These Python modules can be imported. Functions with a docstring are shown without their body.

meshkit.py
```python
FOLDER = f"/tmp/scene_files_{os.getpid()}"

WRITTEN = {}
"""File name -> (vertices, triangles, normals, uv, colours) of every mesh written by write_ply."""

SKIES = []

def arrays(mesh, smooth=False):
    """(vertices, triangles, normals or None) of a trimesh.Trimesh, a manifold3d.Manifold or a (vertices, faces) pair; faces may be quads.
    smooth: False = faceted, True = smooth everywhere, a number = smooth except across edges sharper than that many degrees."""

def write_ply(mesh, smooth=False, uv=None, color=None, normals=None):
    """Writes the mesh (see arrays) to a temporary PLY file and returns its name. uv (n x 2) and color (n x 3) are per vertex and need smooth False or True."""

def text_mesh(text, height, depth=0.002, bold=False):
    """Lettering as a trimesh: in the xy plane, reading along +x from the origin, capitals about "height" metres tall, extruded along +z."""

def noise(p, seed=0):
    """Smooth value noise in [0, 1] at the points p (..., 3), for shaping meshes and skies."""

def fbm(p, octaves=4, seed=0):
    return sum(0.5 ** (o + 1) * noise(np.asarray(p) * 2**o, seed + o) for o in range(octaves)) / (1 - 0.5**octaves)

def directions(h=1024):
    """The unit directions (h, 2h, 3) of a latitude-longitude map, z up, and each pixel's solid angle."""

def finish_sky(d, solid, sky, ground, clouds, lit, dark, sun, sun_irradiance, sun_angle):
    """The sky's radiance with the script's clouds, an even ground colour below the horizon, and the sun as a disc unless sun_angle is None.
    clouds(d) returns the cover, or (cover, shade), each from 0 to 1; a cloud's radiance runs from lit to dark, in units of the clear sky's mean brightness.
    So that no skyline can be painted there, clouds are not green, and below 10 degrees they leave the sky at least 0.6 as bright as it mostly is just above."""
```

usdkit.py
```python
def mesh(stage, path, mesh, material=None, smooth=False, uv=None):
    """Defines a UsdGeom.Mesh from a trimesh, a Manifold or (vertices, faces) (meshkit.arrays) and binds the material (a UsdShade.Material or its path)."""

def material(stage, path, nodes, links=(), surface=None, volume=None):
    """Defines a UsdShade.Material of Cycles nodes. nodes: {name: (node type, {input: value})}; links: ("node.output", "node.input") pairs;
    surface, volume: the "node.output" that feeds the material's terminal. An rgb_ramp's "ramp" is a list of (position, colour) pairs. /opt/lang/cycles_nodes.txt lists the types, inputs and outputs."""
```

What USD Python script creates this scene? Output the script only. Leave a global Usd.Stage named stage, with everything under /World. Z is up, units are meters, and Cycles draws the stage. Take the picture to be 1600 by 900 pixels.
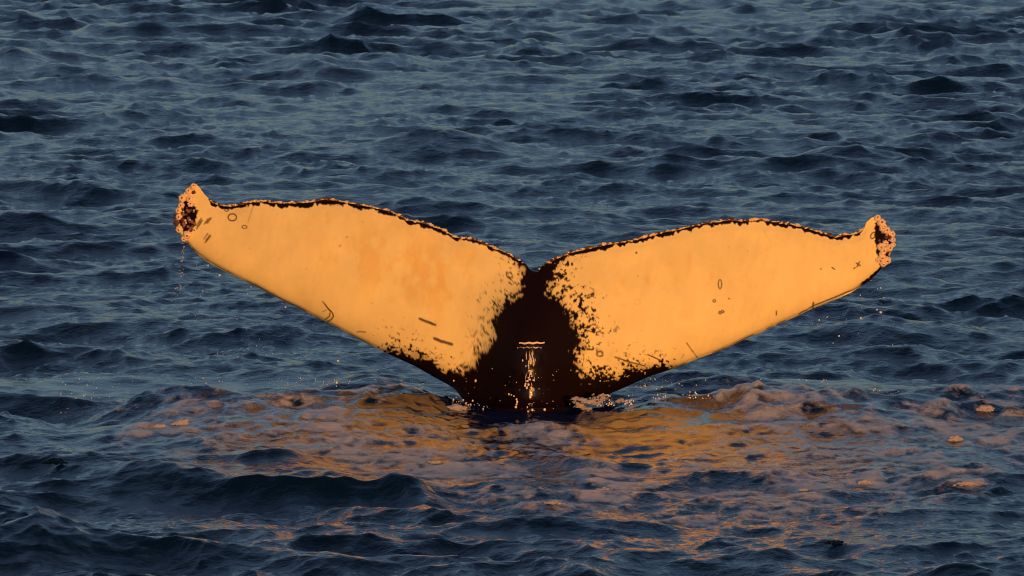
import math
import numpy as np
import trimesh
import usdkit
import meshkit
from scipy import ndimage
from pxr import Gf, Sdf, Usd, UsdGeom, UsdLux, UsdShade, Vt

T = Sdf.ValueTypeNames
stage = Usd.Stage.CreateInMemory()
UsdGeom.SetStageUpAxis(stage, UsdGeom.Tokens.z)
UsdGeom.SetStageMetersPerUnit(stage, 1.0)
UsdGeom.Xform.Define(stage, "/World")
UsdGeom.Scope.Define(stage, "/World/Looks")

# ------------------------------------------------------------------ camera, sky, sun
DIST, CAM_H, F_PX = 45.0, 4.5, 11300.0          # metres to the tail, eye height, focal length in photo pixels (1600 wide)
PITCH = math.atan(CAM_H / DIST) - math.atan(190 / F_PX)
EYE = np.array([0.0, -DIST, CAM_H])
FWD = np.array([0, math.cos(PITCH), -math.sin(PITCH)])
UP = np.array([0, math.sin(PITCH), math.cos(PITCH)])
RIGHT = np.array([1.0, 0, 0])
cam = UsdGeom.Camera.Define(stage, "/World/camera")
cam.CreateHorizontalApertureAttr(36.0)
cam.CreateVerticalApertureAttr(20.25)
cam.CreateFocalLengthAttr(36.0 * F_PX / 1600)
cam.CreateFStopAttr(20.0)
cam.CreateFocusDistanceAttr(45.2)
cam.CreateClippingRangeAttr(Gf.Vec2f(0.5, 20000))
m4 = np.eye(4)
m4[0, :3], m4[1, :3], m4[2, :3], m4[3, :3] = RIGHT, UP, -FWD, EYE
cam.AddTransformOp().Set(Gf.Matrix4d(m4.tolist()))
EXPOSURE = 0.0
cam.CreateExposureAttr(EXPOSURE)

SUN_EL, SUN_AZ = math.radians(3.8), math.radians(14.0)   # the sun stands behind the camera, a little to its right
SUN = np.array([math.sin(SUN_AZ) * math.cos(SUN_EL), -math.cos(SUN_AZ) * math.cos(SUN_EL), math.sin(SUN_EL)])
SKY_STRENGTH = 0.150
usdkit.material(stage, "/World/Looks/sky_look", {
    "sky": ("sky_texture", {"sky_type": "single_scattering", "sun_disc": False, "sun_elevation": SUN_EL,
                            "sun_rotation": math.atan2(SUN[0], SUN[1]), "altitude": 10.0, "air_density": 1.0,
                            "aerosol_density": 0.8, "ozone_density": 3.0}),
    "veil": ("hsv", {"saturation": 0.76, "value": 1.0}),
    "dusk": ("mix_color", {"blend_type": "multiply", "fac": 1.0, "b": (0.97, 0.98, 1.04), "use_clamp": False}),
    "bg": ("background_shader", {"strength": SKY_STRENGTH})},
    [("sky.color", "veil.color"), ("veil.color", "dusk.a"), ("dusk.result", "bg.color")], surface="bg.background")
dome = UsdLux.DomeLight.Define(stage, "/World/sky")
UsdShade.MaterialBindingAPI.Apply(dome.GetPrim()).Bind(UsdShade.Material.Get(stage, "/World/Looks/sky_look"))
dome.GetPrim().SetCustomDataByKey("kind", "structure")
dome.GetPrim().SetCustomDataByKey("label", "dusky evening sky, out of frame, mirrored in the sea")
dome.GetPrim().SetCustomDataByKey("category", "sky")
sun = UsdLux.DistantLight.Define(stage, "/World/sun")
sun.CreateIntensityAttr(0.77)
sun.CreateAngleAttr(0.53)
sun.CreateNormalizeAttr(True)
sun.CreateColorAttr(Gf.Vec3f(1.0, 0.350, 0.055))
zc = SUN
xc = np.cross([0, 0, 1.0], zc); xc /= np.linalg.norm(xc)
yc = np.cross(zc, xc)
s4 = np.eye(4); s4[0, :3], s4[1, :3], s4[2, :3] = xc, yc, zc
sun.AddTransformOp().Set(Gf.Matrix4d(s4.tolist()))

# ------------------------------------------------------------------ helpers
rng = np.random.default_rng(11)
_used = {}


def numbered(parent, name):
    n = _used.get((parent, name), 0)
    _used[(parent, name)] = n + 1
    return name if n == 0 else f"{name}_{n:03d}"


def put(name, mesh, mat, parent="/World", smooth=True, attrs=None, normals=None, loc=None):
    """One Mesh prim under parent. attrs: {primvar: per-vertex array}."""
    path = f"{parent}/{numbered(parent, name)}"
    if hasattr(mesh, "vertices"):
        mesh = (np.array(mesh.vertices), np.array(mesh.faces))
    v, f = np.asarray(mesh[0], float), np.asarray(mesh[1])
    if f.shape[1] == 4:
        m = UsdGeom.Mesh.Define(stage, path)
        m.CreatePointsAttr(Vt.Vec3fArray.FromNumpy(v.astype(np.float32)))
        m.CreateFaceVertexCountsAttr(Vt.IntArray.FromNumpy(np.full(len(f), 4, np.int32)))
        m.CreateFaceVertexIndicesAttr(Vt.IntArray.FromNumpy(f.astype(np.int32).ravel()))
        m.CreateSubdivisionSchemeAttr("none")
        if normals is None and smooth:
            normals = grid_normals(v, f)
        if normals is not None:
            m.CreateNormalsAttr(Vt.Vec3fArray.FromNumpy(np.asarray(normals, np.float32)))
            m.SetNormalsInterpolation("vertex")
        UsdShade.MaterialBindingAPI.Apply(m.GetPrim()).Bind(UsdShade.Material.Get(stage, f"/World/Looks/{mat}"))
    else:
        m = usdkit.mesh(stage, path, (v, f), f"/World/Looks/{mat}", smooth=smooth)
    for k, a in (attrs or {}).items():
        a = np.asarray(a, np.float32)
        pv = UsdGeom.PrimvarsAPI(m)
        if a.ndim == 1:
            pv.CreatePrimvar(k, T.FloatArray, "vertex").Set(Vt.FloatArray.FromNumpy(a))
        else:
            pv.CreatePrimvar(k, T.Color3fArray, "vertex").Set(Vt.Vec3fArray.FromNumpy(a))
    if loc is not None:
        m.AddTranslateOp().Set(Gf.Vec3d(*map(float, loc)))
    return m.GetPrim()


def grid_normals(v, f):
    n = np.zeros_like(v)
    fn = np.cross(v[f[:, 2]] - v[f[:, 0]], v[f[:, 3]] - v[f[:, 1]])
    for k in range(4):
        for c in range(3):
            n[:, c] += np.bincount(f[:, k], fn[:, c], len(v))
    return n / np.maximum(np.linalg.norm(n, axis=1, keepdims=True), 1e-20)


def tag(p, label=None, cat=None, group=None, kind=None):
    for k, val in (("label", label), ("category", cat), ("group", group), ("kind", kind)):
        if val:
            p.SetCustomDataByKey(k, val)
    return p


def ray(px, py):
    d = (np.multiply.outer(np.asarray(px, float) - 800, RIGHT) + np.multiply.outer(450 - np.asarray(py, float), UP)
         + F_PX * FWD)
    return d / F_PX


def on_y(px, py, y):
    """The place in the upright plane at depth y that the photo shows at (px, py)."""
    d = ray(px, py)
    t = (np.asarray(y) - EYE[1]) / d[..., 1]
    return EYE + d * t[..., None]


def on_z(px, py, z=0.0):
    d = ray(px, py)
    t = (z - EYE[2]) / d[..., 2]
    return EYE + d * t[..., None]


def to_px(x, y, z=0.0):
    rx, ry, rz = x - EYE[0], y - EYE[1], z - EYE[2]
    w = ry * FWD[1] + rz * FWD[2]
    w = np.where(w > 1, w, 1.0)
    return 800 + F_PX * rx / w, 450 - F_PX * (ry * UP[1] + rz * UP[2]) / w


def smooth01(x):
    x = np.clip(x, 0, 1)
    return x * x * (3 - 2 * x)


def fbm(x, y, seed=0, octaves=4):
    return meshkit.fbm(np.stack([x, y, np.full_like(x, 0.37)], -1), octaves, seed)


mat = lambda name, *a, **k: usdkit.material(stage, f"/World/Looks/{name}", *a, **k)

# ------------------------------------------------------------------ materials
mat("sea_water", {
    "g": ("geometry", {}),
    "cm": ("attribute", {"attribute": "calm"}),
    "k1": ("map_range", {"from_min": 0.0, "from_max": 1.0, "to_min": 0.58, "to_max": 0.14}),
    "k2": ("map_range", {"from_min": 0.0, "from_max": 1.0, "to_min": 0.26, "to_max": 0.05}),
    "m1": ("mapping", {"scale": (1.0, 0.75, 1.0), "rotation": (0, 0, 0.3)}),
    "m2": ("mapping", {"scale": (0.75, 1.25, 1.0), "rotation": (0, 0, -0.25)}),
    "n1": ("noise_texture", {"scale": 13.0, "detail": 5.0, "roughness": 0.62, "distortion": 0.6}),
    "n2": ("noise_texture", {"scale": 3.6, "detail": 4.0, "roughness": 0.6, "distortion": 0.9}),
    "b2": ("bump", {"distance": 0.060}),
    "b": ("bump", {"distance": 0.026}),
    "p": ("principled_bsdf", {"base_color": (0.0006, 0.007, 0.020), "roughness": 0.05, "ior": 1.333}),
}, [("g.position", "m1.vector"), ("m1.vector", "n1.vector"), ("g.position", "m2.vector"), ("m2.vector", "n2.vector"),
    ("cm.fac", "k1.value"), ("cm.fac", "k2.value"), ("k1.result", "b.strength"), ("k2.result", "b2.strength"),
    ("n2.fac", "b2.height"), ("b2.normal", "b.normal"), ("n1.fac", "b.height"), ("b.normal", "p.normal")],
    surface="p.BSDF")
mat("foam_look", {
    "g": ("geometry", {}),
    "a": ("attribute", {"attribute": "foam"}),
    "mp": ("mapping", {"scale": (1.0, 0.7, 1.0)}),
    "n": ("noise_texture", {"scale": 13.0, "detail": 7.0, "roughness": 0.72, "distortion": 0.4}),
    "s": ("math", {"math_type": "multiply_add", "value2": 2.4, "value3": -1.2}),
    "c": ("math", {"math_type": "add", "use_clamp": True}),
    "r": ("map_range", {"range_type": "smoothstep", "from_min": 0.05, "from_max": 1.0, "to_min": 0.0, "to_max": 0.62, "clamp": True}),
    "b": ("bump", {"strength": 0.6, "distance": 0.02}),
    "d": ("principled_bsdf", {"base_color": (0.78, 0.75, 0.70), "roughness": 0.75, "specular_ior_level": 0.2}),
    "t": ("transparent_bsdf", {}),
    "mx": ("mix_closure", {}),
}, [("g.position", "mp.vector"), ("mp.vector", "n.vector"), ("n.fac", "s.value1"), ("s.value", "c.value1"), ("a.fac", "c.value2"),
    ("c.value", "r.value"), ("n.fac", "b.height"), ("b.normal", "d.normal"),
    ("r.result", "mx.fac"), ("t.BSDF", "mx.closure1"), ("d.BSDF", "mx.closure2")], surface="mx.closure")
mat("foam_lump", {
    "g": ("geometry", {}),
    "n": ("noise_texture", {"scale": 45.0, "detail": 4.0, "roughness": 0.6}),
    "b": ("bump", {"strength": 0.5, "distance": 0.012}),
    "d": ("principled_bsdf", {"base_color": (0.38, 0.37, 0.36), "roughness": 0.7, "specular_ior_level": 0.3}),
}, [("g.position", "n.vector"), ("n.fac", "b.height"), ("b.normal", "d.normal")], surface="d.BSDF")
mat("droplet", {"p": ("principled_bsdf", {"base_color": (0.88, 0.78, 0.56), "roughness": 0.4, "ior": 1.33, "specular_ior_level": 0.2})},
    surface="p.BSDF")
mat("clear_water", {"p": ("principled_bsdf", {"base_color": (0.9, 0.95, 0.96), "roughness": 0.05, "ior": 1.333, "transmission_weight": 0.85})},
    surface="p.BSDF")
mat("whale_skin", {
    "c": ("attribute", {"attribute": "pigment"}),
    "w": ("attribute", {"attribute": "wet"}),
    "g": ("geometry", {}),
    "n": ("noise_texture", {"scale": 30.0, "detail": 5.0, "roughness": 0.6}),
    "n2": ("noise_texture", {"scale": 4.0, "detail": 3.0}),
    "mr": ("map_range", {"from_min": 0.3, "from_max": 0.7, "to_min": 0.93, "to_max": 1.06}),
    "hs": ("hsv", {}),
    "b": ("bump", {"strength": 0.25, "distance": 0.004}),
    "ro": ("map_range", {"from_min": 0.0, "from_max": 1.0, "to_min": 0.55, "to_max": 0.16}),
    "sp": ("map_range", {"from_min": 0.0, "from_max": 1.0, "to_min": 0.06, "to_max": 0.6}),
    "p": ("principled_bsdf", {"ior": 1.4}),
}, [("c.color", "hs.color"), ("g.position", "n.vector"), ("g.position", "n2.vector"), ("n2.fac", "mr.value"), ("mr.result", "hs.value"),
    ("hs.color", "p.base_color"), ("n.fac", "b.height"), ("b.normal", "p.normal"), ("w.fac", "ro.value"), ("ro.result", "p.roughness"),
    ("w.fac", "sp.value"), ("sp.result", "p.specular_ior_level")], surface="p.BSDF")
for nm, colr in (("barnacle_pale", (0.86, 0.68, 0.38)), ("barnacle_brown", (0.30, 0.15, 0.09)), ("barnacle_dark", (0.10, 0.055, 0.04))):
    mat(nm, {"g": ("geometry", {}), "n": ("noise_texture", {"scale": 120.0, "detail": 3.0}),
             "r": ("rgb_ramp", {"ramp": [(0.25, tuple(c * 0.6 for c in colr)), (0.5, colr)]}),
             "p": ("principled_bsdf", {"roughness": 0.6, "specular_ior_level": 0.2})},
        [("g.position", "n.vector"), ("n.fac", "r.fac"), ("r.color", "p.base_color")], surface="p.BSDF")
mat("barnacle_mouth", {"p": ("principled_bsdf", {"base_color": (0.22, 0.09, 0.05), "roughness": 0.6})}, surface="p.BSDF")

# ------------------------------------------------------------------ the sea


def wave_tile(L, N, seed, lam_min, lam_max, lam_peak, slope, wind, spread):
    """(height, dx, dy) of a periodic patch of wind sea, L metres wide."""
    r = np.random.default_rng(seed)
    k1 = np.fft.fftfreq(N, L / N) * 2 * math.pi
    kx, ky = np.meshgrid(k1, k1, indexing="ij")
    k = np.hypot(kx, ky); k[0, 0] = 1
    th = np.arctan2(ky, kx) - wind
    S = k ** -4.0 * np.exp(-(2 * math.pi / lam_peak / k) ** 2) * (np.abs(np.cos(th)) ** spread + 0.04)
    S *= (k > 2 * math.pi / lam_max) * np.exp(-(k * lam_min / (2 * math.pi)) ** 4)
    S[0, 0] = 0
    H = np.fft.fft2(r.standard_normal((N, N))) * np.sqrt(S)
    sl = np.fft.ifft2(1j * kx * H).real.std() ** 2 + np.fft.ifft2(1j * ky * H).real.std() ** 2
    H *= slope / math.sqrt(sl)
    return [np.fft.ifft2(H).real, np.fft.ifft2(-1j * kx / k * H).real, np.fft.ifft2(-1j * ky / k * H).real]


def sample(tile, L, x, y, rot, off):
    c, s = math.cos(rot), math.sin(rot)
    N = tile[0].shape[0]
    u, w = ((c * x + s * y + off[0]) / L * N) % N, ((-s * x + c * y + off[1]) / L * N) % N
    q = np.stack([u.ravel(), w.ravel()])
    h, a, b = (ndimage.map_coordinates(t, q, order=1, mode="grid-wrap").reshape(x.shape) for t in tile)
    return h, c * a - s * b, s * a + c * b


def axis(parts):
    return np.unique(np.concatenate(parts))


dth = math.radians(0.0118)
core = np.arange(-math.radians(4.7), math.radians(4.7) + dth / 2, dth)
out = [core[-1]]
step = dth
while out[-1] < math.pi:
    step = min(step * 1.12, math.radians(6))
    out.append(out[-1] + step)
out = np.array(out[1:]); out = out[out < math.pi - 0.03]
TH = np.concatenate([-out[::-1], core, out])
rr = [33.5]
while rr[-1] < 122:
    r0 = rr[-1]
    rr.append(r0 + 0.047 * (r0 / 45) ** 1.75)
far = [rr[-1]]
st = rr[-1] - rr[-2]
while far[-1] < 9000:
    st *= 1.06
    far.append(far[-1] + st)
near = [33.5]
st = 0.04
while near[-1] > 1.0:
    st = min(st * 1.08, 1.5)
    near.append(near[-1] - st)
near = [x for x in near[1:] if x > 0.3]
RR = np.concatenate([near[::-1], rr, far[1:]])
nt, nr = len(TH), len(RR)
tt, r2 = np.meshgrid(TH, RR, indexing="ij")
X, Y = r2 * np.sin(tt), r2 * np.cos(tt) - DIST
lat = r2 * np.gradient(TH)[:, None]
lon = np.gradient(RR)[None, :] * np.ones_like(lat)
coarse = np.maximum(lat, lon * 0.6)
PX, PY = to_px(X, Y)

tA = wave_tile(57.0, 1024, 3, 0.28, 16.0, 2.3, 0.200, math.radians(78), 3.0)
tB = wave_tile(13.7, 1024, 8, 0.06, 0.32, 0.22, 0.160, math.radians(95), 2.0)
tD = wave_tile(19.1, 1024, 14, 0.13, 0.8, 0.5, 0.100, math.radians(70), 2.5)
tC = wave_tile(31.3, 1024, 5, 0.20, 3.0, 1.1, 0.120, math.radians(50), 4.0)
hA, dxA, dyA = sample(tA, 57.0, X, Y, 0.0, (3.0, 9.0))
hB, dxB, dyB = sample(tB, 13.7, X, Y, 0.45, (1.0, 2.0))
hC, dxC, dyC = sample(tC, 31.3, X, Y, -0.6, (5.0, 1.0))
hD, dxD, dyD = sample(tD, 19.1, X, Y, 0.9, (7.0, 3.0))
hA, dxA, dyA = hA + hC, dxA + dxC, dyA + dyC
hB, dxB, dyB = hB + hD, dxB + dxD, dyB + dyD
fA = np.clip(1.5 - coarse / 0.8, 0, 1) * np.clip(1.6 - r2 / 400, 0, 1)
fB = np.clip(1.6 - coarse / 0.15, 0, 1)

# the water the whale has stirred up: calmer, mounded, edged by a low step at the back
near_tail = smooth01(1.25 - np.hypot((X - 0.2) / 3.4, (Y + 1.6) / 2.8))
gust = np.clip(0.25 + 1.9 * (fbm(X * 0.30 + 3, Y * 0.17, 91, 3) - 0.22) , 0.35, 1.5)      # gusty patches: rough and smooth water side by side
gust2 = np.clip(0.2 + 2.2 * (fbm(X * 0.8, Y * 0.4 + 5, 92, 3) - 0.15), 0.3, 1.6)
gust *= 1 + 0.36 * smooth01((r2 - 48) / 35)                  # the open water beyond runs higher
fA, fB = fA * gust, fB * gust2
stir = np.exp(-((Y + 0.45) / 0.45) ** 2) * (1 - np.exp(-((X - 0.55) / 0.5) ** 2))       # the rim of the upwelling boils
slick = np.exp(-((Y - 1.45) / 0.65) ** 2) * smooth01((np.abs(X) - 0.9) / 0.8) * smooth01((5.5 - np.abs(X)) / 1.5)   # pale smooth water just behind
fA, fB = fA * (1 - 0.75 * slick), fB * (1 - 0.75 * slick)
calmA, calmB = 1 - near_tail * (0.72 - 0.30 * stir), 1 - near_tail * (0.66 - 0.55 * stir)
Z = hA * fA * calmA + hB * fB * calmB
DX = -1.18 * (dxA * fA * calmA + dxB * fB * calmB)
DY = -1.18 * (dyA * fA * calmA + dyB * fB * calmB)

edge_wob = 0.25 * (fbm(X * 0.9, X * 0 + 3.1, 5) - 0.5) * 2
back = -0.12 + 0.5 * edge_wob
side = smooth01((2.9 - np.abs(X - 0.1)) / 0.9)
mound = side * np.where(Y > back, np.exp(-((Y - back) / 0.30) ** 2), np.exp(-((Y - back) / 2.1) ** 2))
Z += (0.095 - 0.075 * np.exp(-((X - 0.1) / 0.60) ** 4)) * mound - 0.04 * side * np.exp(-((Y - 0.3) / 0.25) ** 2)
lump = 0.55 - np.abs(2 * fbm(X * 2.6 + 0.4 * fbm(X * 3, Y * 3, 23, 2), Y * 2.1, 21, 4) - 1) * 1.6
lump *= 1 - 0.7 * np.exp(-(((X - 0.95) / 0.75) ** 2 + ((Y + 1.6) / 0.9) ** 2))
Z += 0.060 * (lump - lump.mean()) * near_tail * smooth01((Y + 4.6) / 1.5)

# single waves that the photograph shows: crest centre px, half width px, height m, run towards the viewer m, run behind m, lean
CRESTS = [
    (1390, 503, 150, 0.16, 0.50, 0.7, 0.0), (250, 716, 130, 0.075, 0.36, 0.6, 0.10), (430, 738, 110, 0.048, 0.40, 0.5, 0.15), (640, 752, 38, 0.10, 0.22, 0.3, 0.2),
    (520, 603, 140, 0.10, 0.30, 0.5, 0.0), (1110, 600, 170, 0.085, 0.30, 0.4, 0.0), (1330, 226, 110, 0.20, 0.6, 0.9, 0.0),
    (700, 212, 120, 0.16, 0.6, 0.9, 0.0), (490, 86, 55, 0.20, 0.7, 1.0, 0.0), (600, 84, 55, 0.20, 0.7, 1.0, 0.0),
    (20, 74, 50, 0.22, 0.8, 1.1, 0.0), (30, 340, 70, 0.12, 0.5, 0.7, 0.0), (220, 163, 80, 0.15, 0.6, 0.8, 0.0),
    (960, 856, 110, 0.08, 0.3, 0.4, 0.0), (1500, 886, 70, 0.08, 0.3, 0.4, 0.0), (450, 706, 70, 0.08, 0.22, 0.3, 0.05), (60, 838, 150, 0.10, 0.35, 0.45, 0.0),
    (1285, 762, 60, 0.06, 0.2, 0.3, 0.0), (1240, 590, 150, 0.06, 0.3, 0.4, 0.0), (860, 668, 60, 0.05, 0.2, 0.3, 0.3), (300, 625, 60, 0.04, 0.2, 0.3, 0.0), (590, 640, 60, 0.05, 0.2, 0.3, 0.0),
]
lip = side * np.exp(-((Y - back) / 0.17) ** 2) * np.clip(fbm(X * 3.2, Y * 2.4, 27, 4) * 2.4 - 0.6, 0, 1) * (1 - np.exp(-((X - 0.1) / 0.62) ** 4))
Z += 0.060 * lip
heap = 1 - np.abs(2 * fbm(X * 1.9 + 4, Y * 1.7, 28, 4) - 1) * 2.2
Z += 0.055 * (heap - 0.25) * side * np.exp(-((Y - back + 0.45) / 0.45) ** 2) * (1 - np.exp(-((X - 0.2) / 1.0) ** 4))
warp = 0.5 * (fbm(X * 1.3, Y * 1.1, 25, 4) - 0.5)
gain = 0.7 + 0.6 * fbm(X * 2.0, Y * 1.5, 26, 3)
for px, py, hw, A, fr, bk, lean in CRESTS:
    c = on_z(px, py, 0.9 * A)
    sx = hw / F_PX * (c[1] + DIST)
    yy = (Y - c[1]) + warp + lean * (X - c[0]) + 0.25 * sx * ((X - c[0]) / sx) ** 2 * 0.3
    prof = np.where(yy < 0, np.exp(-np.abs(yy / fr) ** 1.3), np.exp(-np.abs(yy / bk) ** 1.4))
    Z += A * gain * np.exp(-((X - c[0]) / sx) ** 2) * prof


# foam cover, patch by patch (photo pixels brought down on the water), torn by noise
FOAM = [  # cx, cy, rx, ry, tilt(px per px), weight
    (235, 682, 46, 9, -0.35, 0.75), (285, 658, 40, 10, 0, 0.9), (390, 640, 150, 12, 0.03, 0.42), (440, 668, 80, 12, 0, 0.45), (520, 690, 60, 28, 0.45, 1.1),
    (470, 700, 40, 14, 0.2, 0.8), (600, 715, 90, 14, 0.1, 1.0), (700, 690, 60, 14, 0.0, 0.6), (720, 735, 120, 22, 0.1, 0.9), (830, 690, 55, 22, 0.1, 0.85), (870, 700, 60, 20, 0.2, 0.7),
    (860, 745, 90, 14, 0, 0.75), (950, 764, 60, 12, 0, 1.0), (900, 785, 140, 16, 0, 0.85), (1080, 775, 160, 14, 0, 0.75), (1000, 800, 200, 16, 0, 0.6),
    (1220, 650, 110, 22, 0.05, 0.9), (1180, 690, 120, 20, 0, 0.55), (1330, 665, 90, 26, 0.1, 0.9), (1420, 680, 90, 18, 0.1, 1.0), (1500, 668, 90, 24, 0.12, 1.1), (1560, 640, 70, 22, 0.1, 0.9),
    (1580, 612, 60, 12, 0, 1.2), (1290, 715, 120, 18, 0, 0.85), (1430, 725, 110, 16, 0, 0.85), (1310, 768, 110, 18, 0, 0.95), (1500, 757, 70, 12, 0, 1.0), (1200, 790, 200, 16, 0, 0.6),
    (1400, 795, 150, 12, 0, 0.5), (740, 775, 80, 18, 0.3, 0.6), (1120, 735, 130, 14, 0, 0.6), (330, 690, 70, 16, 0.1, 0.5), (560, 640, 40, 12, -0.3, 0.8), (1100, 640, 110, 10, 0, 0.45),
    (100, 712, 50, 8, 0, 0.35), (700, 632, 36, 9, 0, 1.1), (200, 640, 60, 10, 0, 0.45),
]
reg = 0.6 * np.clip(lip * 1.6, 0, 1)
inview = (PX > -60) & (PX < 1660) & (PY > 560) & (PY < 900)
for cx, cy, rx, ry, tilt, wgt in FOAM:
    dxp, dyp = (PX - cx) / rx, (PY - cy - tilt * (PX - cx)) / ry
    reg = np.maximum(reg, wgt * np.exp(-0.5 * (dxp ** 2 + dyp ** 2) ** 1.3))
wx = 0.22 * (fbm(X * 2.1, Y * 1.2, 31, 3) - 0.5)
wy = 0.45 * (fbm(X * 2.1 + 7, Y * 1.2, 32, 3) - 0.5)
web = 1 - np.abs(2 * fbm((X + wx) * 2.6, (Y + wy) * 1.5, 33, 4) - 1) * 3.2     # threads
blot = fbm((X + wx) * 1.7, (Y + wy) * 0.9, 34, 5)
fine = fbm((X + wx) * 5.0, (Y + wy) * 5.0, 36, 4)
fine2 = fbm((X + wx) * 11.0, (Y + wy) * 11.0, 37, 3)
web2 = 1 - np.abs(2 * fbm((X + 0.6 * wx) * 4.2, (Y + 0.6 * wy) * 4.6, 38, 3) - 1) * 3.4
foam = reg * 1.0 - 0.90 + 0.55 * np.clip(web, -0.8, 1) + 0.42 * np.clip(web2, -0.8, 1) + 1.2 * (blot - 0.5) + 1.5 * (fine - 0.5) + 2.2 * (fine2 - 0.5)
foam = np.where(inview, np.clip(foam * smooth01(reg * 3.0), 0, 1.1), 0)
foam_soft = ndimage.gaussian_filter(foam, 0.6)
Z += 0.018 * np.clip(foam_soft, 0, 1) * (0.2 + 1.4 * fbm(X * 11, Y * 7, 35, 3))

P = np.stack([X + DX, Y + DY, Z], -1).reshape(-1, 3)
ii, jj = np.meshgrid(np.arange(nt - 1), np.arange(nr - 1), indexing="ij")
a = (ii * nr + jj).ravel()
quads = np.stack([a, a + 1, a + nr + 1, a + nr], 1)[:, ::-1]
NRM = grid_normals(P, quads)
if NRM[:, 2].mean() < 0:
    quads, NRM = quads[:, ::-1], -NRM
sea = put("sea", (P, quads), "sea_water", normals=NRM, attrs={"calm": np.maximum(near_tail, 0.8 * slick).ravel()})
tag(sea, "dark blue choppy evening sea", "sea", kind="structure")

ff = foam_soft.ravel()
keep = (ff[quads] > 0.015).any(1)
fq = quads[keep]
ids, inv = np.unique(fq, return_inverse=True)
foam_p = put("sea_foam", (P[ids] + [0, 0, 0.005], inv.reshape(-1, 4)), "foam_look", normals=NRM[ids], attrs={"foam": ff[ids]})
tag(foam_p, "torn grey-white foam spread over the churned water in front of the whale tail", "foam", kind="stuff")

tree_x, tree_y = TH, RR


def sea_z(x, y):
    th, r = np.arctan2(x, np.asarray(y) + DIST), np.hypot(x, np.asarray(y) + DIST)
    i, j = np.interp(th, TH, np.arange(nt)), np.interp(r, RR, np.arange(nr))
    return ndimage.map_coordinates(Z, [np.atleast_1d(i), np.atleast_1d(j)], order=1)


# ------------------------------------------------------------------ the whale
whale = UsdGeom.Xform.Define(stage, "/World/humpback_whale")
BASE = np.array([0.1, 0.0, 0.0])
whale.AddTranslateOp().Set(Gf.Vec3d(*BASE.tolist()))
tag(whale.GetPrim(), "whale tail raised out of the sea, pale underside with black centre", "whale")
WP = "/World/humpback_whale"

TOP = [(274, 342), (275, 330), (277, 323), (281, 312), (290, 298), (300, 288), (306, 287), (312, 293), (320, 304), (326, 310), (336, 317), (348, 320), (360, 321), (376, 318), (392, 314),
       (410, 313), (428, 315), (448, 316), (470, 315), (488, 314), (506, 310), (526, 312), (540, 315), (560, 318), (586, 323), (610, 329), (624, 336), (640, 343), (660, 346), (676, 351),
       (692, 358), (706, 366), (716, 370), (730, 370), (746, 374), (756, 379), (776, 387), (796, 396), (808, 403), (822, 413), (828, 421), (836, 425), (841, 424), (846, 416), (858, 409),
       (870, 402), (890, 394), (914, 388), (932, 384), (960, 379), (990, 374), (1004, 370), (1020, 366), (1040, 361), (1060, 357), (1072, 354), (1100, 348), (1118, 346), (1140, 342),
       (1156, 344), (1184, 341), (1208, 345), (1230, 348), (1244, 351), (1260, 354), (1272, 359), (1290, 364), (1306, 370), (1316, 366), (1330, 365), (1340, 363), (1350, 357), (1354, 347),
       (1362, 340), (1368, 338), (1376, 341), (1382, 347), (1388, 356), (1394, 364), (1397, 372), (1398, 378)]
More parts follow.
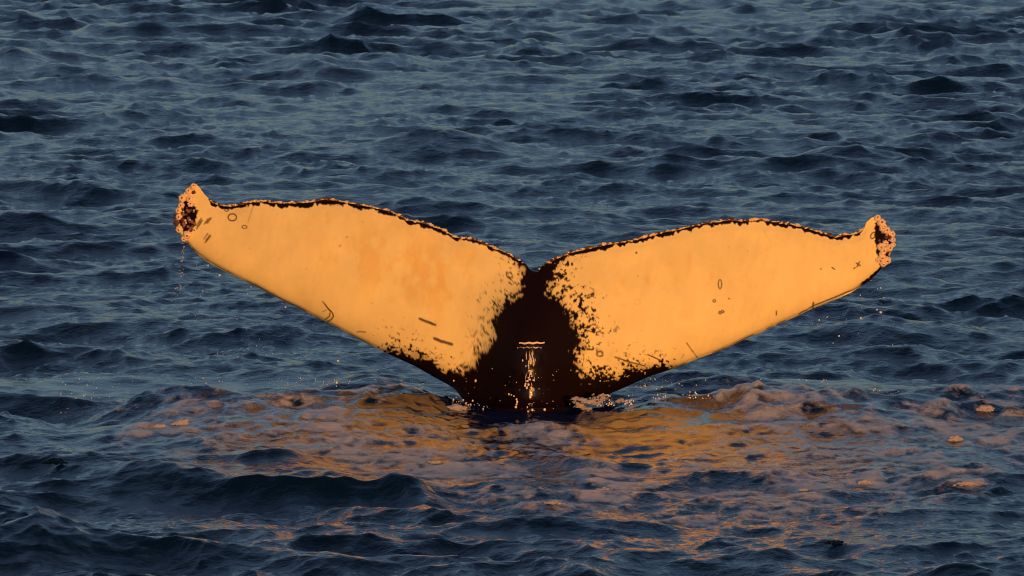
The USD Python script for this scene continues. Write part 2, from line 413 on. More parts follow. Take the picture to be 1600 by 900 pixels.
BOT = [(274, 344), (275, 352), (277, 360), (283, 370), (288, 376), (294, 380), (300, 388), (312, 400), (326, 410), (344, 420), (364, 430), (384, 440), (400, 447), (440, 469), (466, 481), (492, 495),
       (512, 505), (528, 513), (550, 525), (570, 535), (596, 548), (620, 559), (648, 572), (680, 590), (700, 601), (712, 609), (723, 624), (732, 640), (740, 670), (750, 720), (762, 780), (776, 800),
       (860, 800), (874, 780), (884, 720), (892, 670), (902, 640), (920, 626), (949, 617), (984, 602), (1012, 589), (1040, 580), (1070, 569), (1090, 561), (1120, 550), (1146, 539), (1164, 530),
       (1190, 519), (1220, 505), (1248, 493), (1270, 482), (1290, 474), (1310, 466), (1330, 457), (1348, 446), (1360, 438), (1370, 428), (1378, 419), (1384, 413), (1389, 404), (1392, 394), (1397, 384), (1398, 380)]
TOP, BOT = np.array(TOP, float), np.array(BOT, float)
xs = np.arange(274.0, 1398.01, 1.08)
knob = 1.6 * (fbm(xs / 7.0, xs * 0 + 1.3, 41, 3) - 0.5) * smooth01((xs - 322) / 12) * smooth01((1348 - xs) / 12)
top = np.interp(xs, TOP[:, 0], TOP[:, 1]) + knob
bot = np.interp(xs, BOT[:, 0], BOT[:, 1]) + 0.5 * (fbm(xs / 15.0, xs * 0 + 8.3, 42, 3) - 0.5)
s = np.linspace(0, 1, 184)
s = 0.5 * (s + 0.5 - 0.5 * np.cos(math.pi * s)) * 1.0          # a little denser at the edges
gx = np.repeat(xs[:, None], len(s), 1)
gy = top[:, None] + (bot - top)[:, None] * s[None, :]
CX = 826.0


def base_depth(px, py):
    """Depth of the flukes' middle sheet: both blades sweep back towards the tips, the left more, and lean away at the top."""
    u = (px - CX) / 560
    d = np.where(u < 0, 0.62 * np.abs(u) ** 1.15, 0.20 * np.abs(u) ** 1.3)
    return d + 0.12 * (640 - py) / 250


lead_s = ndimage.gaussian_filter1d(np.minimum(bot, 636.0), 24)           # the blades' leading edge carried smoothly across the stock
chord_s = np.maximum(ndimage.gaussian_filter1d(np.maximum(np.minimum(bot, 636.0) - top, 1.0), 24), 14.0)
cm_s = ndimage.gaussian_filter1d(np.minimum(chord_s, 235.0), 20) * 0.004


def half_depth(px, py, tp, bt):
    chord = np.interp(px, xs, chord_s)
    xi = np.clip((np.interp(px, xs, lead_s) - py) / chord, 0, 1)
    rim = np.clip((bt - py) / 5, 0, 1) ** 0.5
    prof = 5 * (0.2969 * np.sqrt(xi) - 0.1260 * xi - 0.3516 * xi ** 2 + 0.2843 * xi ** 3 - 0.1015 * xi ** 4)
    cm = np.interp(px, xs, cm_s)
    t = 0.34 * cm * np.maximum(prof, 0) * np.sqrt(np.clip((py - tp) / 16, 0, 1)) * (0.2 + 0.8 * rim)
    keel = 0.24 * smooth01((py - 415) / 125) * np.exp(-(np.abs(px - CX) / 58) ** 2.2)
    lower = 0.10 * smooth01((py - 600) / 60)
    return t + (keel + lower * np.exp(-((px - CX) / 90) ** 4)) * rim ** 0.5


B0 = base_depth(gx, gy)
HD = half_depth(gx, gy, top[:, None], bot[:, None])
HD[:, 0] = 0; HD[:, -1] = 0
ripple = 0.010 * (fbm(gx / 60, gy / 40, 43, 3) - 0.5) * smooth01(HD / 0.03)
front = on_y(gx, gy, B0 - HD + ripple)
sb = np.linspace(0, 1, 34)
gxb = np.repeat(xs[:, None], len(sb), 1)
gyb = top[:, None] + (bot - top)[:, None] * sb[None, :]
HDb = half_depth(gxb, gyb, top[:, None], bot[:, None]); HDb[:, 0] = 0; HDb[:, -1] = 0
rear = on_y(gxb, gyb, base_depth(gxb, gyb) + HDb)
nx, ns, nb = len(xs), len(s), len(sb)
V = [front.reshape(-1, 3)]
fi = np.arange(nx * ns).reshape(nx, ns)
bi = np.zeros((nx, nb), int)
bi[:, 0], bi[:, -1] = fi[:, 0], fi[:, -1]
bi[:, 1:-1] = nx * ns + np.arange(nx * (nb - 2)).reshape(nx, nb - 2)
V.append(rear[:, 1:-1].reshape(-1, 3))
V = np.vstack(V) - BASE
q = lambda g: np.stack([g[:-1, :-1], g[:-1, 1:], g[1:, 1:], g[1:, :-1]], -1).reshape(-1, 4)
cap = lambda g, h: None
Fq = np.vstack([q(fi), q(bi)[:, ::-1]])

# pigment of the underside: a map in the skin's own coordinates
W_, H_ = 1600, 900
from PIL import Image, ImageDraw
CORE = [(808, 400), (816, 420), (817, 436), (815, 455), (797, 466), (780, 481), (773, 498), (776, 518), (766, 536), (752, 551), (742, 570), (722, 582), (706, 584), (682, 571), (660, 559), (630, 550),
        (606, 548), (590, 556), (700, 640), (700, 830), (900, 830), (960, 640), (1060, 585), (1050, 572), (1020, 573), (990, 577), (966, 589), (937, 590), (910, 587), (901, 568), (898, 550), (914, 541),
        (912, 527), (899, 510), (888, 486), (874, 470), (858, 458), (860, 437), (864, 420), (880, 396), (846, 380)]


def raster(polys, scale=1):
    im = Image.new("L", (W_, H_), 0)
    d = ImageDraw.Draw(im)
    for p in polys:
        d.polygon([tuple(x) for x in p], fill=255)
    return np.asarray(im) > 127


def sdf(mask):
    return ndimage.distance_transform_edt(mask) - ndimage.distance_transform_edt(~mask)


core_sd = sdf(raster([CORE]))
tip_sd = np.maximum(sdf(raster([[(282, 318), (291, 312), (300, 322), (306, 330), (304, 345), (299, 360), (291, 363), (284, 352), (278, 340)]])),
                    sdf(raster([[(1370, 345), (1377, 366), (1389, 366), (1392, 380), (1387, 398), (1388, 412), (1376, 412), (1371, 392), (1369, 372)]])))
pick = lambda im: ndimage.map_coordinates(im, [gy, gx], order=1, mode="nearest")
cs = pick(core_sd)
ang = np.arctan2(gy - 540, gx - CX)
rad = np.hypot(gx - CX, gy - 540)
n_fine = fbm(gx / 5.0, gy / 4.5, 51, 4)
n_mid = fbm(gx / 16.0, gy / 13.0, 52, 3)


def rank(n):
    """The noise stretched so that every level is equally common."""
    h_ = np.sort(n[::7, ::7].ravel())
    return np.searchsorted(h_, n) / len(h_)


lace = rank(0.42 * fbm(gx / 3.0, gy / 2.6, 57, 2) + 0.36 * fbm(gx / 9.0, gy / 7.0, 58, 3) + 0.22 * fbm(ang * 22, rad / 16.0, 53, 3))
reach = 20 + 22 * np.exp(-((gx - 930) / 48) ** 2 - ((gy - 500) / 80) ** 2) + 32 * np.exp(-((gy - 475) / 62) ** 2) + 12 * np.exp(-((gx - 925) / 30) ** 2 - ((gy - 570) / 26) ** 2)
odds = np.clip((cs + reach) / (reach + 0.45 * reach), 0, 1)
odds = 0.75 * odds ** np.where(gx > CX + 30, 1.3, 1.75) + 0.30 * smooth01((cs + 5) / 12) + 0.35 * smooth01((cs - 2) / 12)
dark = smooth01((odds - lace) * 5.0 + 0.5) * (cs > -reach)
smudge = 0.40 * smooth01((cs + 13 + 26 * (n_mid - 0.5) + 18 * (n_fine - 0.5)) / 20)
dark = ndimage.gaussian_filter(np.maximum(dark, smudge), (0.35, 0.45))
# loose flecks round the black centre
fleck = smooth01((n_fine - 0.70 + 0.10 * (n_mid - 0.5)) * 26) * smooth01((cs + 60) / 40)
dark = np.maximum(dark, fleck)
# pale islets inside the black
islet = smooth01((fbm(gx / 4.0, gy / 4.0, 54, 3) - 0.70) * 30) * smooth01((18 - cs) / 14) * (gy > 430)
dark = dark * (1 - 0.8 * islet * (gx > 880))
dt, db = gy - top[:, None], bot[:, None] - gy
wid = 13.0 * np.clip(1.5 * fbm(xs / 8.0, xs * 0 + 4.4, 55, 4) - 0.22, np.where(xs < 840, 0.30, 0.18), 1)[:, None] * smooth01((gx - 322) / 10) * smooth01((1350 - gx) / 8)
band = smooth01((wid + 9.0 * (n_fine - 0.5) - dt) / 2.0 + 0.5) * smooth01((dt - 0.8) / 1.5 + 2.0 * (n_fine - 0.5))
band *= (wid > 0.5)
near_c = np.exp(-((gx - 838) / 26) ** 2)
dark = np.maximum(dark, np.clip(band, 0, 1))
tips = smooth01((pick(tip_sd) + 2.5 + 10 * (n_fine - 0.5)) / 2.0 + 0.5)
dark = np.maximum(dark, tips)
# thin black seam along parts of the leading edge
seam_l = smooth01((fbm(xs / 22.0, xs * 0 + 2.2, 56, 2) - 0.42) * 8)[:, None]
seam = np.exp(-((db - 1.5 - 2.5 * smooth01((gx - 1240) / 40) * smooth01((1340 - gx) / 20)) / 1.1) ** 2) * seam_l * ((gx > 300) & (gx < 1360))
dark = np.maximum(dark, 0.85 * seam)
lowr = smooth01((7 + 9 * (n_fine - 0.5) - db) / 2) * smooth01((gx - 1340) / 8) * smooth01((1384 - gx) / 8)
dark = np.maximum(dark, lowr)


def stroke(pts, w, rough=0.0, strength=1.0):
    global dark
    pts = np.array(pts, float)
    sel = (gx > pts[:, 0].min() - 8) & (gx < pts[:, 0].max() + 8) & (gy > pts[:, 1].min() - 8) & (gy < pts[:, 1].max() + 8)
    qx, qy = gx[sel], gy[sel]
    best = np.full(qx.shape, 1e9)
    for (x0, y0), (x1, y1) in zip(pts[:-1], pts[1:]):
        L2 = max((x1 - x0) ** 2 + (y1 - y0) ** 2, 1e-6)
        t = np.clip(((qx - x0) * (x1 - x0) + (qy - y0) * (y1 - y0)) / L2, 0, 1)
        best = np.minimum(best, np.hypot(qx - x0 - t * (x1 - x0), qy - y0 - t * (y1 - y0)))
    best = best + rough * (n_fine[sel] - 0.5) * 4
    dark[sel] = np.maximum(dark[sel], 0.85 * strength * smooth01((w + 0.15 - best) / 1.2 + 0.5 + 1.3 * (n_fine[sel] - 0.5)))


def ring(cx, cy, rx, ry, w, tilt=0.0, strength=1.0, rough=0.3):
    a_ = np.linspace(0, 2 * math.pi, 22)
    c_, s_ = math.cos(tilt), math.sin(tilt)
    stroke(np.stack([cx + rx * np.cos(a_) * c_ - ry * np.sin(a_) * s_, cy + rx * np.cos(a_) * s_ + ry * np.sin(a_) * c_], 1), w, rough, strength)


stroke([(504, 471), (512, 481), (519, 488), (521, 494), (518, 499), (511, 503)], 0.9)
stroke([(504, 471), (510, 479), (516, 487), (515, 494), (506, 501)], 0.7)
stroke([(504, 487), (510, 484)], 0.6, 0.3, 0.7)
stroke([(656, 498), (668, 503), (680, 507.5)], 1.9, 0.6)
stroke([(679, 529), (692, 534), (706, 538)], 2.2, 0.9)
ring(363, 339.6, 6.5, 5.5, 0.9); ring(354, 327.6, 3.2, 2.6, 0.6); ring(382, 354.6, 3.8, 2.4, 0.6)
for k in range(7):
    stroke([(396 - k * 1.3, 320 + k * 4.2), (395.4 - k * 1.3, 322 + k * 4.2)], 0.5, 0.3, 0.6)
for cx, cy, n in ((310, 350, 5), (323, 345, 3), (324, 373, 4)):
    for k in range(n):
        ox, oy = rng.normal(0, 2.6), rng.normal(0, 2.6)
        stroke([(cx + ox - 3, cy + oy + 4), (cx + ox + 3, cy + oy - 4)], 0.8, 0.6)
ring(1125, 444, 2.6, 7.0, 0.7); ring(1116, 470, 2.0, 1.8, 0.7); ring(1125, 488.5, 1.8, 1.8, 0.8); ring(1129, 487, 2.0, 1.6, 0.8)
stroke([(1213, 486), (1213, 492)], 0.8); stroke([(1073, 536), (1080, 546), (1090, 559)], 0.7)
stroke([(961, 558), (985, 566), (1008, 572)], 1.0, 0.3); stroke([(1012, 554), (1021, 558), (1032, 563)], 0.9, 0.5)
ring(1364, 368, 3.2, 5.2, 0.8, 0.5); stroke([(1338, 411), (1344, 415)], 1.0, 0.5); stroke([(1343, 409), (1339, 417)], 0.9, 0.5)
stroke([(1334, 420), (1336, 418)], 0.8); stroke([(1300, 418), (1304, 421)], 0.8); stroke([(1282, 420), (1283, 420.5)], 0.7)
stroke([(1271, 473), (1270, 481)], 1.2); stroke([(994, 394), (994.5, 395.5)], 1.1); stroke([(964, 510), (967, 513)], 0.8, 0.6, 0.8)
ring(937, 553, 4.5, 4.0, 1.3, 0, 0.9, 1.2); stroke([(1248, 491), (1254, 487), (1262, 484)], 0.7, 0.4)
stroke([(541, 371), (543, 370)], 0.7, 0.2, 0.7); stroke([(530, 385), (533, 383)], 0.6, 0.2, 0.7); stroke([(627, 513), (632, 516)], 0.6, 0.3, 0.6)
stroke([(558, 519), (563, 518), (571, 519)], 0.7, 0.8, 0.8); stroke([(1138, 466), (1140, 467)], 0.6)
for _ in range(60):                         # small nicks and specks
    cx, cy = rng.uniform(340, 1340), rng.uniform(330, 560)
    stroke([(cx, cy), (cx + rng.normal(0, 1.5), cy + rng.normal(0, 1.0))], rng.uniform(0.2, 0.5), 0.3, rng.uniform(0.25, 0.6))
for _ in range(110):                        # faint rake marks and scratches
    cx, cy, a_, ln = rng.uniform(330, 1350), rng.uniform(330, 560), rng.normal(1.2, 0.5), rng.uniform(6, 34)
    stroke([(cx, cy), (cx + ln * math.cos(a_), cy + ln * math.sin(a_) * 0.8)], rng.uniform(0.1, 0.4), 0.5, rng.uniform(0.03, 0.10))

# yellow-brown algal film in soft blots
blotches = np.zeros_like(gx)
film = fbm(gx / 26.0, gy / 42.0, 61, 4)
zone = np.exp(-(((gx - 655) / 130) ** 2 + ((gy - 425 - 0.25 * (gx - 655)) / 62) ** 2) ** 1.2)
blotches = np.maximum(blotches, zone * smooth01((film - 0.42) * 6))
for cx, cy, rx, ry, w in ((973, 440, 5, 7, .8), (1013, 437, 5, 8, .7), (1049, 412, 7, 7, .55), (1077, 405, 4, 14, .65), (1058, 435, 5, 9, .5), (1112, 432, 4, 7, .55), (965, 460, 6, 4, .5),
                          (511, 335, 5, 5, .5), (512, 345, 4, 7, .5), (502, 402, 5, 7, .7), (524, 405, 5, 9, .7), (491, 338, 3, 6, .5), (508, 372, 6, 5, .4), (478, 372, 5, 4, .4), (613, 466, 7, 6, .5),
                          (645, 478, 6, 5, .4), (575, 430, 6, 10, .5), (976, 477, 7, 3, .35), (1075, 490, 10, 8, .3)):
    blotches = np.maximum(blotches, w * np.exp(-((gx - cx) / rx) ** 2 - ((gy - cy) / ry) ** 2))
PALE, BLOT, BLACK = np.array([0.87, 0.735, 0.29]), np.array([0.80, 0.50, 0.10]), np.array([0.008, 0.003, 0.002])
tone = 1 + 0.10 * (fbm(gx / 90, gy / 60, 62, 3) - 0.5) + 0.12 * (fbm(gx / 9 + gy / 40, gy / 24, 63, 4) - 0.5) + 0.07 * (n_fine - 0.5)
colf = (PALE * (1 - 0.55 * blotches[..., None]) + BLOT * 0.55 * blotches[..., None]) * tone[..., None]
ringd = np.abs(np.hypot((gx - 996), (gy - 472)) - 4.5)
colf *= (1 - 0.10 * np.exp(-(ringd / 1.0) ** 2))[..., None]
dark = np.clip(dark, 0, 1)[..., None]
colf = colf * (1 - dark) + BLACK * dark
colr_ = np.repeat(BLACK[None] * 1.5, nx * (nb - 2), 0)
pigment = np.vstack([colf.reshape(-1, 3), colr_])
trick = np.exp(-((gx - 829) / 20) ** 2) * smooth01((gy - 536) / 6)
wet = np.clip(0.10 * dark[..., 0] + 0.95 * trick * smooth01((fbm(gx / 9, gy / 14, 71, 3) - 0.35) * 5), 0, 1)
wet = np.concatenate([wet.ravel(), np.full(nx * (nb - 2), 0.2)])
put("body", (V, Fq), "whale_skin", parent=WP, attrs={"pigment": pigment, "wet": wet})


def barnacle(r, h, seed):
    """A volcano of six plates with a sunken mouth; two meshes (shell, mouth), base at z = 0."""
    g = np.random.default_rng(seed)
    n = 24
    a_ = np.linspace(0, 2 * math.pi, n, endpoint=False)
    rib = 1 + 0.10 * np.cos(6 * a_ + g.uniform(0, 6)) + 0.05 * np.cos(11 * a_ + g.uniform(0, 6))
    rings = [(0.92, -0.2), (1.03, 0.15), (1.0, 0.50), (0.78, 0.88), (0.50, 1.04), (0.32, 0.98), (0.24, 0.80)]
    v = np.vstack([np.stack([r * q_ * np.cos(a_) * (rib if q_ > 0.4 else 1), r * q_ * np.sin(a_) * (rib if q_ > 0.4 else 1), np.full(n, h * z_)], 1) for q_, z_ in rings])
    f = []
    for k in range(len(rings) - 1):
        for i in range(n):
            j = (i + 1) % n
            f.append((k * n + i, k * n + j, (k + 1) * n + j, (k + 1) * n + i))
    f = np.array(f)
    mv = np.vstack([[0, 0, h * 0.80], np.stack([r * 0.27 * np.cos(a_), r * 0.27 * np.sin(a_), np.full(n, h * 0.84)], 1)])
    mf = np.array([(0, 1 + i, 1 + (i + 1) % n) for i in range(n)])
    return (v, f), (mv, mf)


def frame(nrm):
    nrm = nrm / np.linalg.norm(nrm)
    a_ = np.cross(nrm, [0.3, 0.2, 1.0]); a_ /= np.linalg.norm(a_)
    return np.stack([a_, np.cross(nrm, a_), nrm], 0)


PXM = 0.004


def skin_point(px, py):
    i = int(np.clip(np.searchsorted(xs, px), 0, nx - 1))
    if not top[i] < py < bot[i]:
        py = np.clip(py, top[i] + 0.5, bot[i] - 0.5)
    d = float(base_depth(np.float64(px), np.float64(py)) - half_depth(np.float64(px), np.float64(py), top[i], bot[i]))
    return on_y(px, py, d)


LEFT_B = [(302, 292, 5.4, 0), (295, 299, 5.2, 0), (286, 310, 6.2, 0), (297, 312, 5.6, 0), (298, 319, 4.8, 0), (284, 321, 5.6, 0), (280, 329, 5.2, 0), (280, 339, 5.2, 0), (281, 358, 5.6, 0),
          (293, 366, 6.6, 0), (288, 372, 5.6, 0), (287, 335, 3.8, 1), (295, 330, 4.2, 1), (303, 331, 3.2, 1), (295, 341, 3.8, 1), (289, 350, 3.8, 1), (294, 354, 3.4, 1), (300, 347, 3.0, 1),
          (275, 338, 4.2, 2), (276, 348, 4.6, 2), (303, 301, 3.4, 2), (286, 343, 3.2, 2)]
RIGHT_B = [(1371, 341, 5.2, 0), (1377, 349, 6.4, 0), (1378, 358, 5.2, 0), (1385, 360, 6.2, 0), (1393, 366, 5.2, 0), (1394, 375, 5.2, 0), (1395, 382, 4.4, 0), (1383, 380, 5.6, 0), (1376, 385, 5.6, 0),
           (1380, 391, 6.2, 0), (1389, 387, 6.0, 0), (1378, 401, 5.6, 0), (1386, 406, 5.6, 0), (1380, 411, 5.2, 0), (1371, 406, 3.6, 0), (1390, 372, 3.2, 2), (1384, 371, 3.0, 2), (1374, 376, 3.0, 2)]
LEFT_B = [(a_, b_, c_ * (0.62 if t_ == 1 else 1.0), t_) for a_, b_, c_, t_ in LEFT_B]
for _ in range(34):
    LEFT_B.append((rng.uniform(284, 304), rng.uniform(318, 362), rng.uniform(1.1, 2.3), int(rng.choice([0, 1, 1, 2]))))
for _ in range(22):
    RIGHT_B.append((rng.uniform(1369, 1390), rng.uniform(350, 412), rng.uniform(1.0, 2.2), int(rng.choice([0, 0, 1, 2]))))
for lst, side_ in ((LEFT_B, -1), (RIGHT_B, 1)):
    tipc = np.array([300, 335]) if side_ < 0 else np.array([1372, 378])
    for k, (px, py, r_, tone_) in enumerate(lst):
        c = skin_point(px, py)
        o = np.array([px - tipc[0], 0, -(py - tipc[1])]) / 45.0
        nrm = np.array([o[0] * 0.9 + rng.normal(0, .12), -1.0, o[2] * 0.7 + rng.normal(0, .12)])
        if tone_ == 2:
            nrm[1] = -0.35
        M = frame(nrm)
        sh, mo = barnacle(1.02 * rng.uniform(0.85, 1.1) * r_ * PXM, 1.2 * r_ * PXM * rng.uniform(0.75, 1.05), 100 + k + (side_ > 0) * 50)
        path = put("barnacle", (sh[0] @ M + c - BASE, sh[1]), ("barnacle_pale", "barnacle_brown", "barnacle_dark")[tone_], parent=WP)
        put("mouth", (mo[0] @ M + c - BASE, mo[1]), "barnacle_mouth", parent=str(path.GetPath()))

# the knobby crust on the trailing edge
ico = trimesh.creation.icosphere(subdivisions=1)
for look_, count_, words in (("barnacle_pale", 210, "tiny pale barnacles crusting the trailing edge"), ("barnacle_dark", 230, "dark knobs crusting the trailing edge")):
    lv, lf, tot = [], [], 0
    for k in range(count_):
        px = rng.uniform(324, 1352)
        if 818 < px < 850 and rng.random() < 0.7:
            continue
        i = int(np.clip(np.searchsorted(xs, px), 0, nx - 1))
        rr_ = rng.uniform(0.9, 2.0) + (rng.random() < 0.10) * 1.3
        c = on_y(px, top[i] + rng.uniform(-0.6, 1.8), float(base_depth(np.float64(px), np.float64(top[i]))) - rng.uniform(0.000, 0.008)) - BASE
        v = ico.vertices * (1 + 0.25 * rng.standard_normal((len(ico.vertices), 1))) * rr_ * PXM * np.array([1.3, 1.0, 0.75])
        lv.append(v + c); lf.append(ico.faces + tot); tot += len(v)
    tag(put("edge_barnacles", (np.vstack(lv), np.vstack(lf)), look_, parent=WP, smooth=40), words, kind="stuff")

# ------------------------------------------------------------------ drops and spray
drop1, drop0 = trimesh.creation.icosphere(subdivisions=1), trimesh.creation.icosphere(subdivisions=0)


def drops(name, label, items, look="droplet", cat="spray", kind="stuff", streak=1.0):
    """items: (px, py, depth y, radius px)."""
    v_, f_, n_ = [], [], 0
    for px, py, yy, r_ in items:
        c = on_y(px, py, yy)
        d_ = drop1 if r_ > 0.8 else drop0
        v = d_.vertices * r_ * PXM * np.array([rng.uniform(.8, 1.1), 1, rng.uniform(.8, 1.4) * streak])
        v_.append(v + c); f_.append(d_.faces + n_); n_ += len(v)
    p = put(name, (np.vstack(v_), np.vstack(f_)), look, smooth=True)
    return tag(p, label, cat, "spray and drops round the tail", kind)


def cloud(n, x0, x1, y0, y1, d0, d1, r0, r1, arch=None):
    o = []
    for _ in range(n):
        px = rng.uniform(x0, x1)
        py = y1 - (y1 - y0) * rng.random() ** 1.6
        o.append((px, py, rng.uniform(d0, d1), r0 + (r1 - r0) * rng.random() ** 3))
    return o


drops("water_spray", "thread of drops dripping from the barnacled left tail tip",
      [(287 - 8 * t + rng.normal(0, 1.0 + 2 * t), 380 + 112 * t ** 1.3, 0.6, rng.uniform(.25, .8)) for t in np.sort(rng.random(40))] + cloud(14, 268, 330, 400, 500, .5, .8, .5, .9))
drops("water_spray", "scattered drops falling below the left leading edge of the tail",
      cloud(26, 335, 520, 440, 560, .3, .7, .5, .9) + [(343, 430, .5, 2.0), (446, 480, .4, 1.6), (528, 564, .3, 1.7), (526, 598, .3, 1.8), (325, 415, .5, 1.2)])
drops("water_spray", "fine spray hanging over the dark wave left of the tail stock", cloud(800, 420, 725, 590, 640, .3, 1.2, .32, 1.1) + cloud(12, 450, 720, 580, 636, .0, .6, 1.0, 1.9))
drops("water_spray", "fine spray along the far left end of the stirred water", cloud(220, 90, 420, 590, 645, .2, 1.0, .45, 1.1) + cloud(45, 150, 220, 618, 645, .1, .4, .6, 1.6))
drops("water_spray", "fine spray over the dark wave right of the tail stock", cloud(800, 930, 1300, 592, 640, .3, 1.2, .32, 1.1))
drops("water_spray", "sparse glinting drops under the right tail tip",
      cloud(34, 1265, 1395, 430, 540, .1, .4, .4, 1.0) + [(1376, 488, .2, 2.3), (1345, 497, .2, 2.0), (1370, 484, .2, 1.5), (1280, 500, .2, 1.4), (1311, 525, .2, 1.5), (1376, 450, .2, 1.3)])
drops("water_spray", "short jets of bright drops leaping at the right edge of the stirred water",
      sum([[(cx + rng.normal(0, 2 + 5 * rng.random()), 640 - abs(rng.normal(0, hh * rng.uniform(.4, 1.5))) - 6, -.3, rng.uniform(.35, 1.5)) for _ in range(26)]
           for cx, hh in ((938, 8), (953, 9), (983, 8), (1027, 12), (1035, 10), (1073, 11), (1082, 9), (1107, 10), (1160, 8), (1235, 9), (1282, 12))], []))
drops("water_spray", "white spatter leaping at the left foot of the tail stock", [(712 + rng.normal(0, 17), 640 - abs(rng.normal(0, 8)), -.2, rng.uniform(.4, 1.5)) for k in range(110)])
drops("water_spray", "burst of drops beyond the foam on the right", [(1380 + rng.normal(0, 16), 622 - abs(rng.normal(0, 10)) * (1 - .02 * abs(k - 45)), .4, rng.uniform(.4, 1.3)) for k in range(90)])
drops("water_spray", "bright drops tumbling in front of the black tail stock",
      [(rng.normal(829, 5), 560 + 85 * rng.random(), -.75, rng.uniform(.6, 2.0)) for _ in range(34)] + [(rng.uniform(720, 900), rng.uniform(575, 640), -.7, rng.uniform(.25, .8)) for _ in range(45)]
      + [(743, 595, -.6, 2.0), (851, 640, -.7, 2.0), (709, 595, -.6, 1.3), (795, 616, -.7, 1.7), (799, 617, -.7, 1.2), (803, 619, -.7, 1.4), (807, 624, -.7, 1.6), (808, 628, -.7, 1.8), (807, 632, -.7, 1.7), (806, 636, -.7, 2.0), (823, 606, -.7, 2.0)])

# ------------------------------------------------------------------ water running off the stock


def blob(scale, seed, amp=0.35, freq=2.2, sub=4, flat=0.0):
    b = trimesh.creation.icosphere(subdivisions=sub)
    v = np.array(b.vertices)
    n = meshkit.fbm(v * freq + seed * 7.3, 4, seed) - 0.5
    v = v * (1 + 2 * amp * n[:, None])
    if flat:
        v[:, 2] = np.where(v[:, 2] < 0, v[:, 2] * flat, v[:, 2])
    return v * np.asarray(scale), np.array(b.faces)


trk = UsdGeom.Xform.Define(stage, "/World/water_trickle")
tag(trk.GetPrim(), "glinting trickle of water running down the middle of the black tail stock", "water")


def stock_front(px, py):
    i = int(np.clip(np.searchsorted(xs, px), 0, nx - 1))
    return float(base_depth(np.float64(px), np.float64(py)) - half_depth(np.float64(px), np.float64(py), top[i], bot[i]))


def strip(pts, w, thick):
    """A rounded ribbon of water lying on the skin; pts in px, w half width in px at each point."""
    vs, fs = [], []
    n = 8
    pts = np.array(pts, float)
    for k, (px, py) in enumerate(pts):
        t = pts[min(k + 1, len(pts) - 1)] - pts[max(k - 1, 0)]
        t /= np.linalg.norm(t)
        for a_ in np.linspace(0, 2 * math.pi, n, endpoint=False):
            o = w[k] * math.cos(a_)
            qx, qy = px - t[1] * o, py + t[0] * o
            vs.append(on_y(qx, qy, stock_front(px, py) - 0.004 - thick[k] * math.sin(a_)))
    for k in range(len(pts) - 1):
        for j in range(n):
            fs.append((k * n + j, k * n + (j + 1) % n, (k + 1) * n + (j + 1) % n, (k + 1) * n + j))
    return np.array(vs), np.array(fs)


xx = np.linspace(811, 851, 22)
put("lip", strip([(x, 536 + 0.6 * math.sin(x * .5) - (x - 831) * .02) for x in xx], [1.6 * (0.5 + 0.5 * math.sin(math.pi * min(max(k / 21, .08), .92)) ** .5) for k in range(22)], [0.006] * 22), "droplet", parent="/World/water_trickle")
yy_ = np.linspace(545, 600, 40)
tw = np.abs(fbm(yy_ / 5, yy_ * 0, 81, 3) - 0.36) * 9
for _ in range(30):
    x0, y0, ln = rng.normal(829, 5.0), 548 + 62 * rng.random() ** 1.2, rng.uniform(3, 12)
    yy2 = np.linspace(y0, y0 + ln, 7)
    put("run", strip([(x0 + 0.25 * math.sin(y * .5 + x0), y) for y in yy2], rng.uniform(.10, 0.75) * np.sin(np.linspace(0.25, 2.9, 7)) + 0.15, [0.004] * 7), "droplet", parent="/World/water_trickle")
xx = np.linspace(808, 846, 20)
put("lip", strip([(x, 543 + 0.9 * math.sin(x * .7)) for x in xx], np.clip(np.abs(fbm(xx / 3, xx * 0, 83, 3) - .45) * 5, .12, .9), [0.004] * 20), "droplet", parent="/World/water_trickle")

# ------------------------------------------------------------------ lumps of foam and broken water


def lump_at(px, py, wpx, hpx, seed, look, name, label, cat, depth=0.35):
    """A heap of churned froth or water: many small lumps run together, ragged at the rim."""
    g = np.random.default_rng(900 + seed)
    c = on_z(px, py)
    for _ in range(4):
        c = on_z(px, py, 0.5 * c[2] + 0.5 * float(sea_z(c[0], c[1])[0]))
    k = (c[1] + DIST) / F_PX
    vs, fs, n = [], [], 0
    dark_ = look != "foam_lump"
    for q_ in range(60 if not dark_ else 110):
        u, w = np.clip(g.normal(0, 0.34, 2), -1.1, 1.1)
        e = max(1 - u * u - w * w, 0.12)
        r_ = hpx * k * (0.22 + 0.42 * e * g.random()) * (0.6 if dark_ else 1)
        v, f = blob((r_ * g.uniform(1.1, 2.4), r_ * 1.2, r_ * g.uniform(0.7, 1.1)), seed * 40 + q_, 0.5, 2.6, 1)
        t = g.normal(0, 0.25)
        v = v @ np.array([[math.cos(t), 0, math.sin(t)], [0, 1, 0], [-math.sin(t), 0, math.cos(t)]])
        vs.append(v + c + [u * wpx * k, w * depth * wpx * k, e * hpx * k * 0.75 * g.uniform(0.1, 1.2)])
        fs.append(f + n); n += len(v)
    return tag(put(name, (np.vstack(vs), np.vstack(fs)), look), label, cat, "foam clumps in the wash" if name == "foam_clump" else "splashes in the wash")


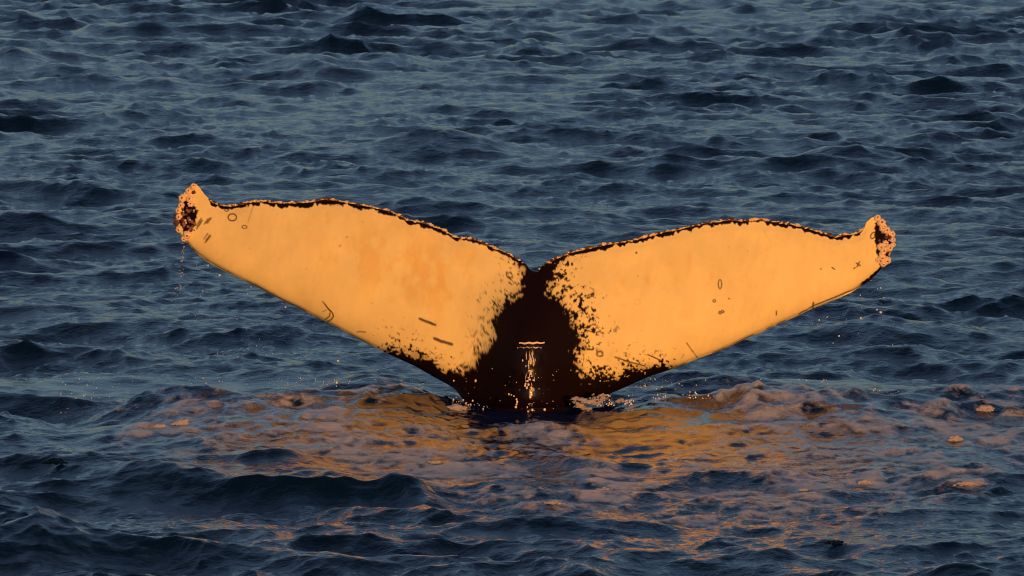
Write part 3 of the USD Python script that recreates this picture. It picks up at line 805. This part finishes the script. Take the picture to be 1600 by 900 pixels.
for args in (
    (283, 664, 15, 7, 1, "foam_lump", "foam_clump", "rounded lit foam hump on the far left, before the left tail blade", "foam"),
    (250, 668, 11, 5, 2, "foam_lump", "foam_clump", "small foam hump leaning left on the dark slope, lower left of the tail", "foam"),
    (945, 768, 26, 5, 3, "foam_lump", "foam_clump", "long bright foam ridge in front of the tail, warmest of the foam", "foam"),
    (865, 787, 18, 4, 4, "foam_lump", "foam_clump", "low bright foam roll nearest the viewer, below the tail stock", "foam"),
    (1492, 688, 14, 6, 5, "foam_lump", "foam_clump", "bright foam knob at the right, beside a dark hollow", "foam"),
    (1510, 758, 22, 5, 6, "foam_lump", "foam_clump", "flat lit foam cap, rightmost in the front row", "foam"),
    (1256, 770, 6, 6, 7, "foam_lump", "foam_clump", "small upright foam tuft on the wave crest right of centre", "foam"),
    (1350, 755, 16, 4, 8, "foam_lump", "foam_clump", "pinkish foam hump between two dark hollows on the right", "foam"),
    (437, 708, 9, 5, 9, "foam_lump", "foam_clump", "foam tuft topping the small dark wave left of centre", "foam"),
    (680, 724, 14, 4, 10, "foam_lump", "foam_clump", "pale foam bump below the tail stock, left of its foot", "foam"),
    (1540, 642, 20, 7, 11, "foam_lump", "foam_clump", "broad pink foam heap at the right edge behind the others", "foam"),
    (85, 724, 22, 9, 12, "sea_water", "water_splash", "dark knot of leaping water alone on the far left", "splash"),
    (1305, 850, 19, 6, 13, "sea_water", "water_splash", "dark knot of water near the bottom right", "splash"),
    (712, 640, 20, 7, 14, "foam_lump", "water_splash", "white splash against the left foot of the tail stock", "splash"),
):
    lump_at(*args)


wash = UsdGeom.Xform.Define(stage, "/World/water_splash_003")
tag(wash.GetPrim(), "curled white wash against the right foot of the tail stock", "splash", "splashes in the wash")
for pts, w, n_ in (([(893, 624), (903, 622), (914, 627), (925, 630), (938, 626), (946, 620)], 2.6, 46), ([(896, 628), (905, 634), (915, 638), (921, 640)], 2.4, 30),
                   ([(918, 622), (930, 620), (942, 618), (950, 616)], 1.4, 20), ([(966, 628), (969, 625), (973, 627)], 2.0, 14)):
    pts, vs, fs, n = np.array(pts, float), [], [], 0
    for t_ in np.linspace(0, 1, n_):
        u = np.linspace(0, 1, len(pts))
        r_ = 1.25 * w * (0.45 + 0.55 * math.sin(math.pi * t_)) * rng.uniform(0.6, 1.1) * PXM
        v, f = blob((r_ * rng.uniform(1.2, 2.6), r_, r_ * rng.uniform(0.5, 1.0)), int(rng.integers(999)), 0.4, 2.2, 1)
        vs.append(v + on_y(np.interp(t_, u, pts[:, 0]) + rng.normal(0, 1.3), np.interp(t_, u, pts[:, 1]) + rng.normal(0, 1.1), -0.42 + rng.normal(0, 0.01)))
        fs.append(f + n); n += len(v)
    put("tongue", (np.vstack(vs), np.vstack(fs)), "foam_lump", parent="/World/water_splash_003")
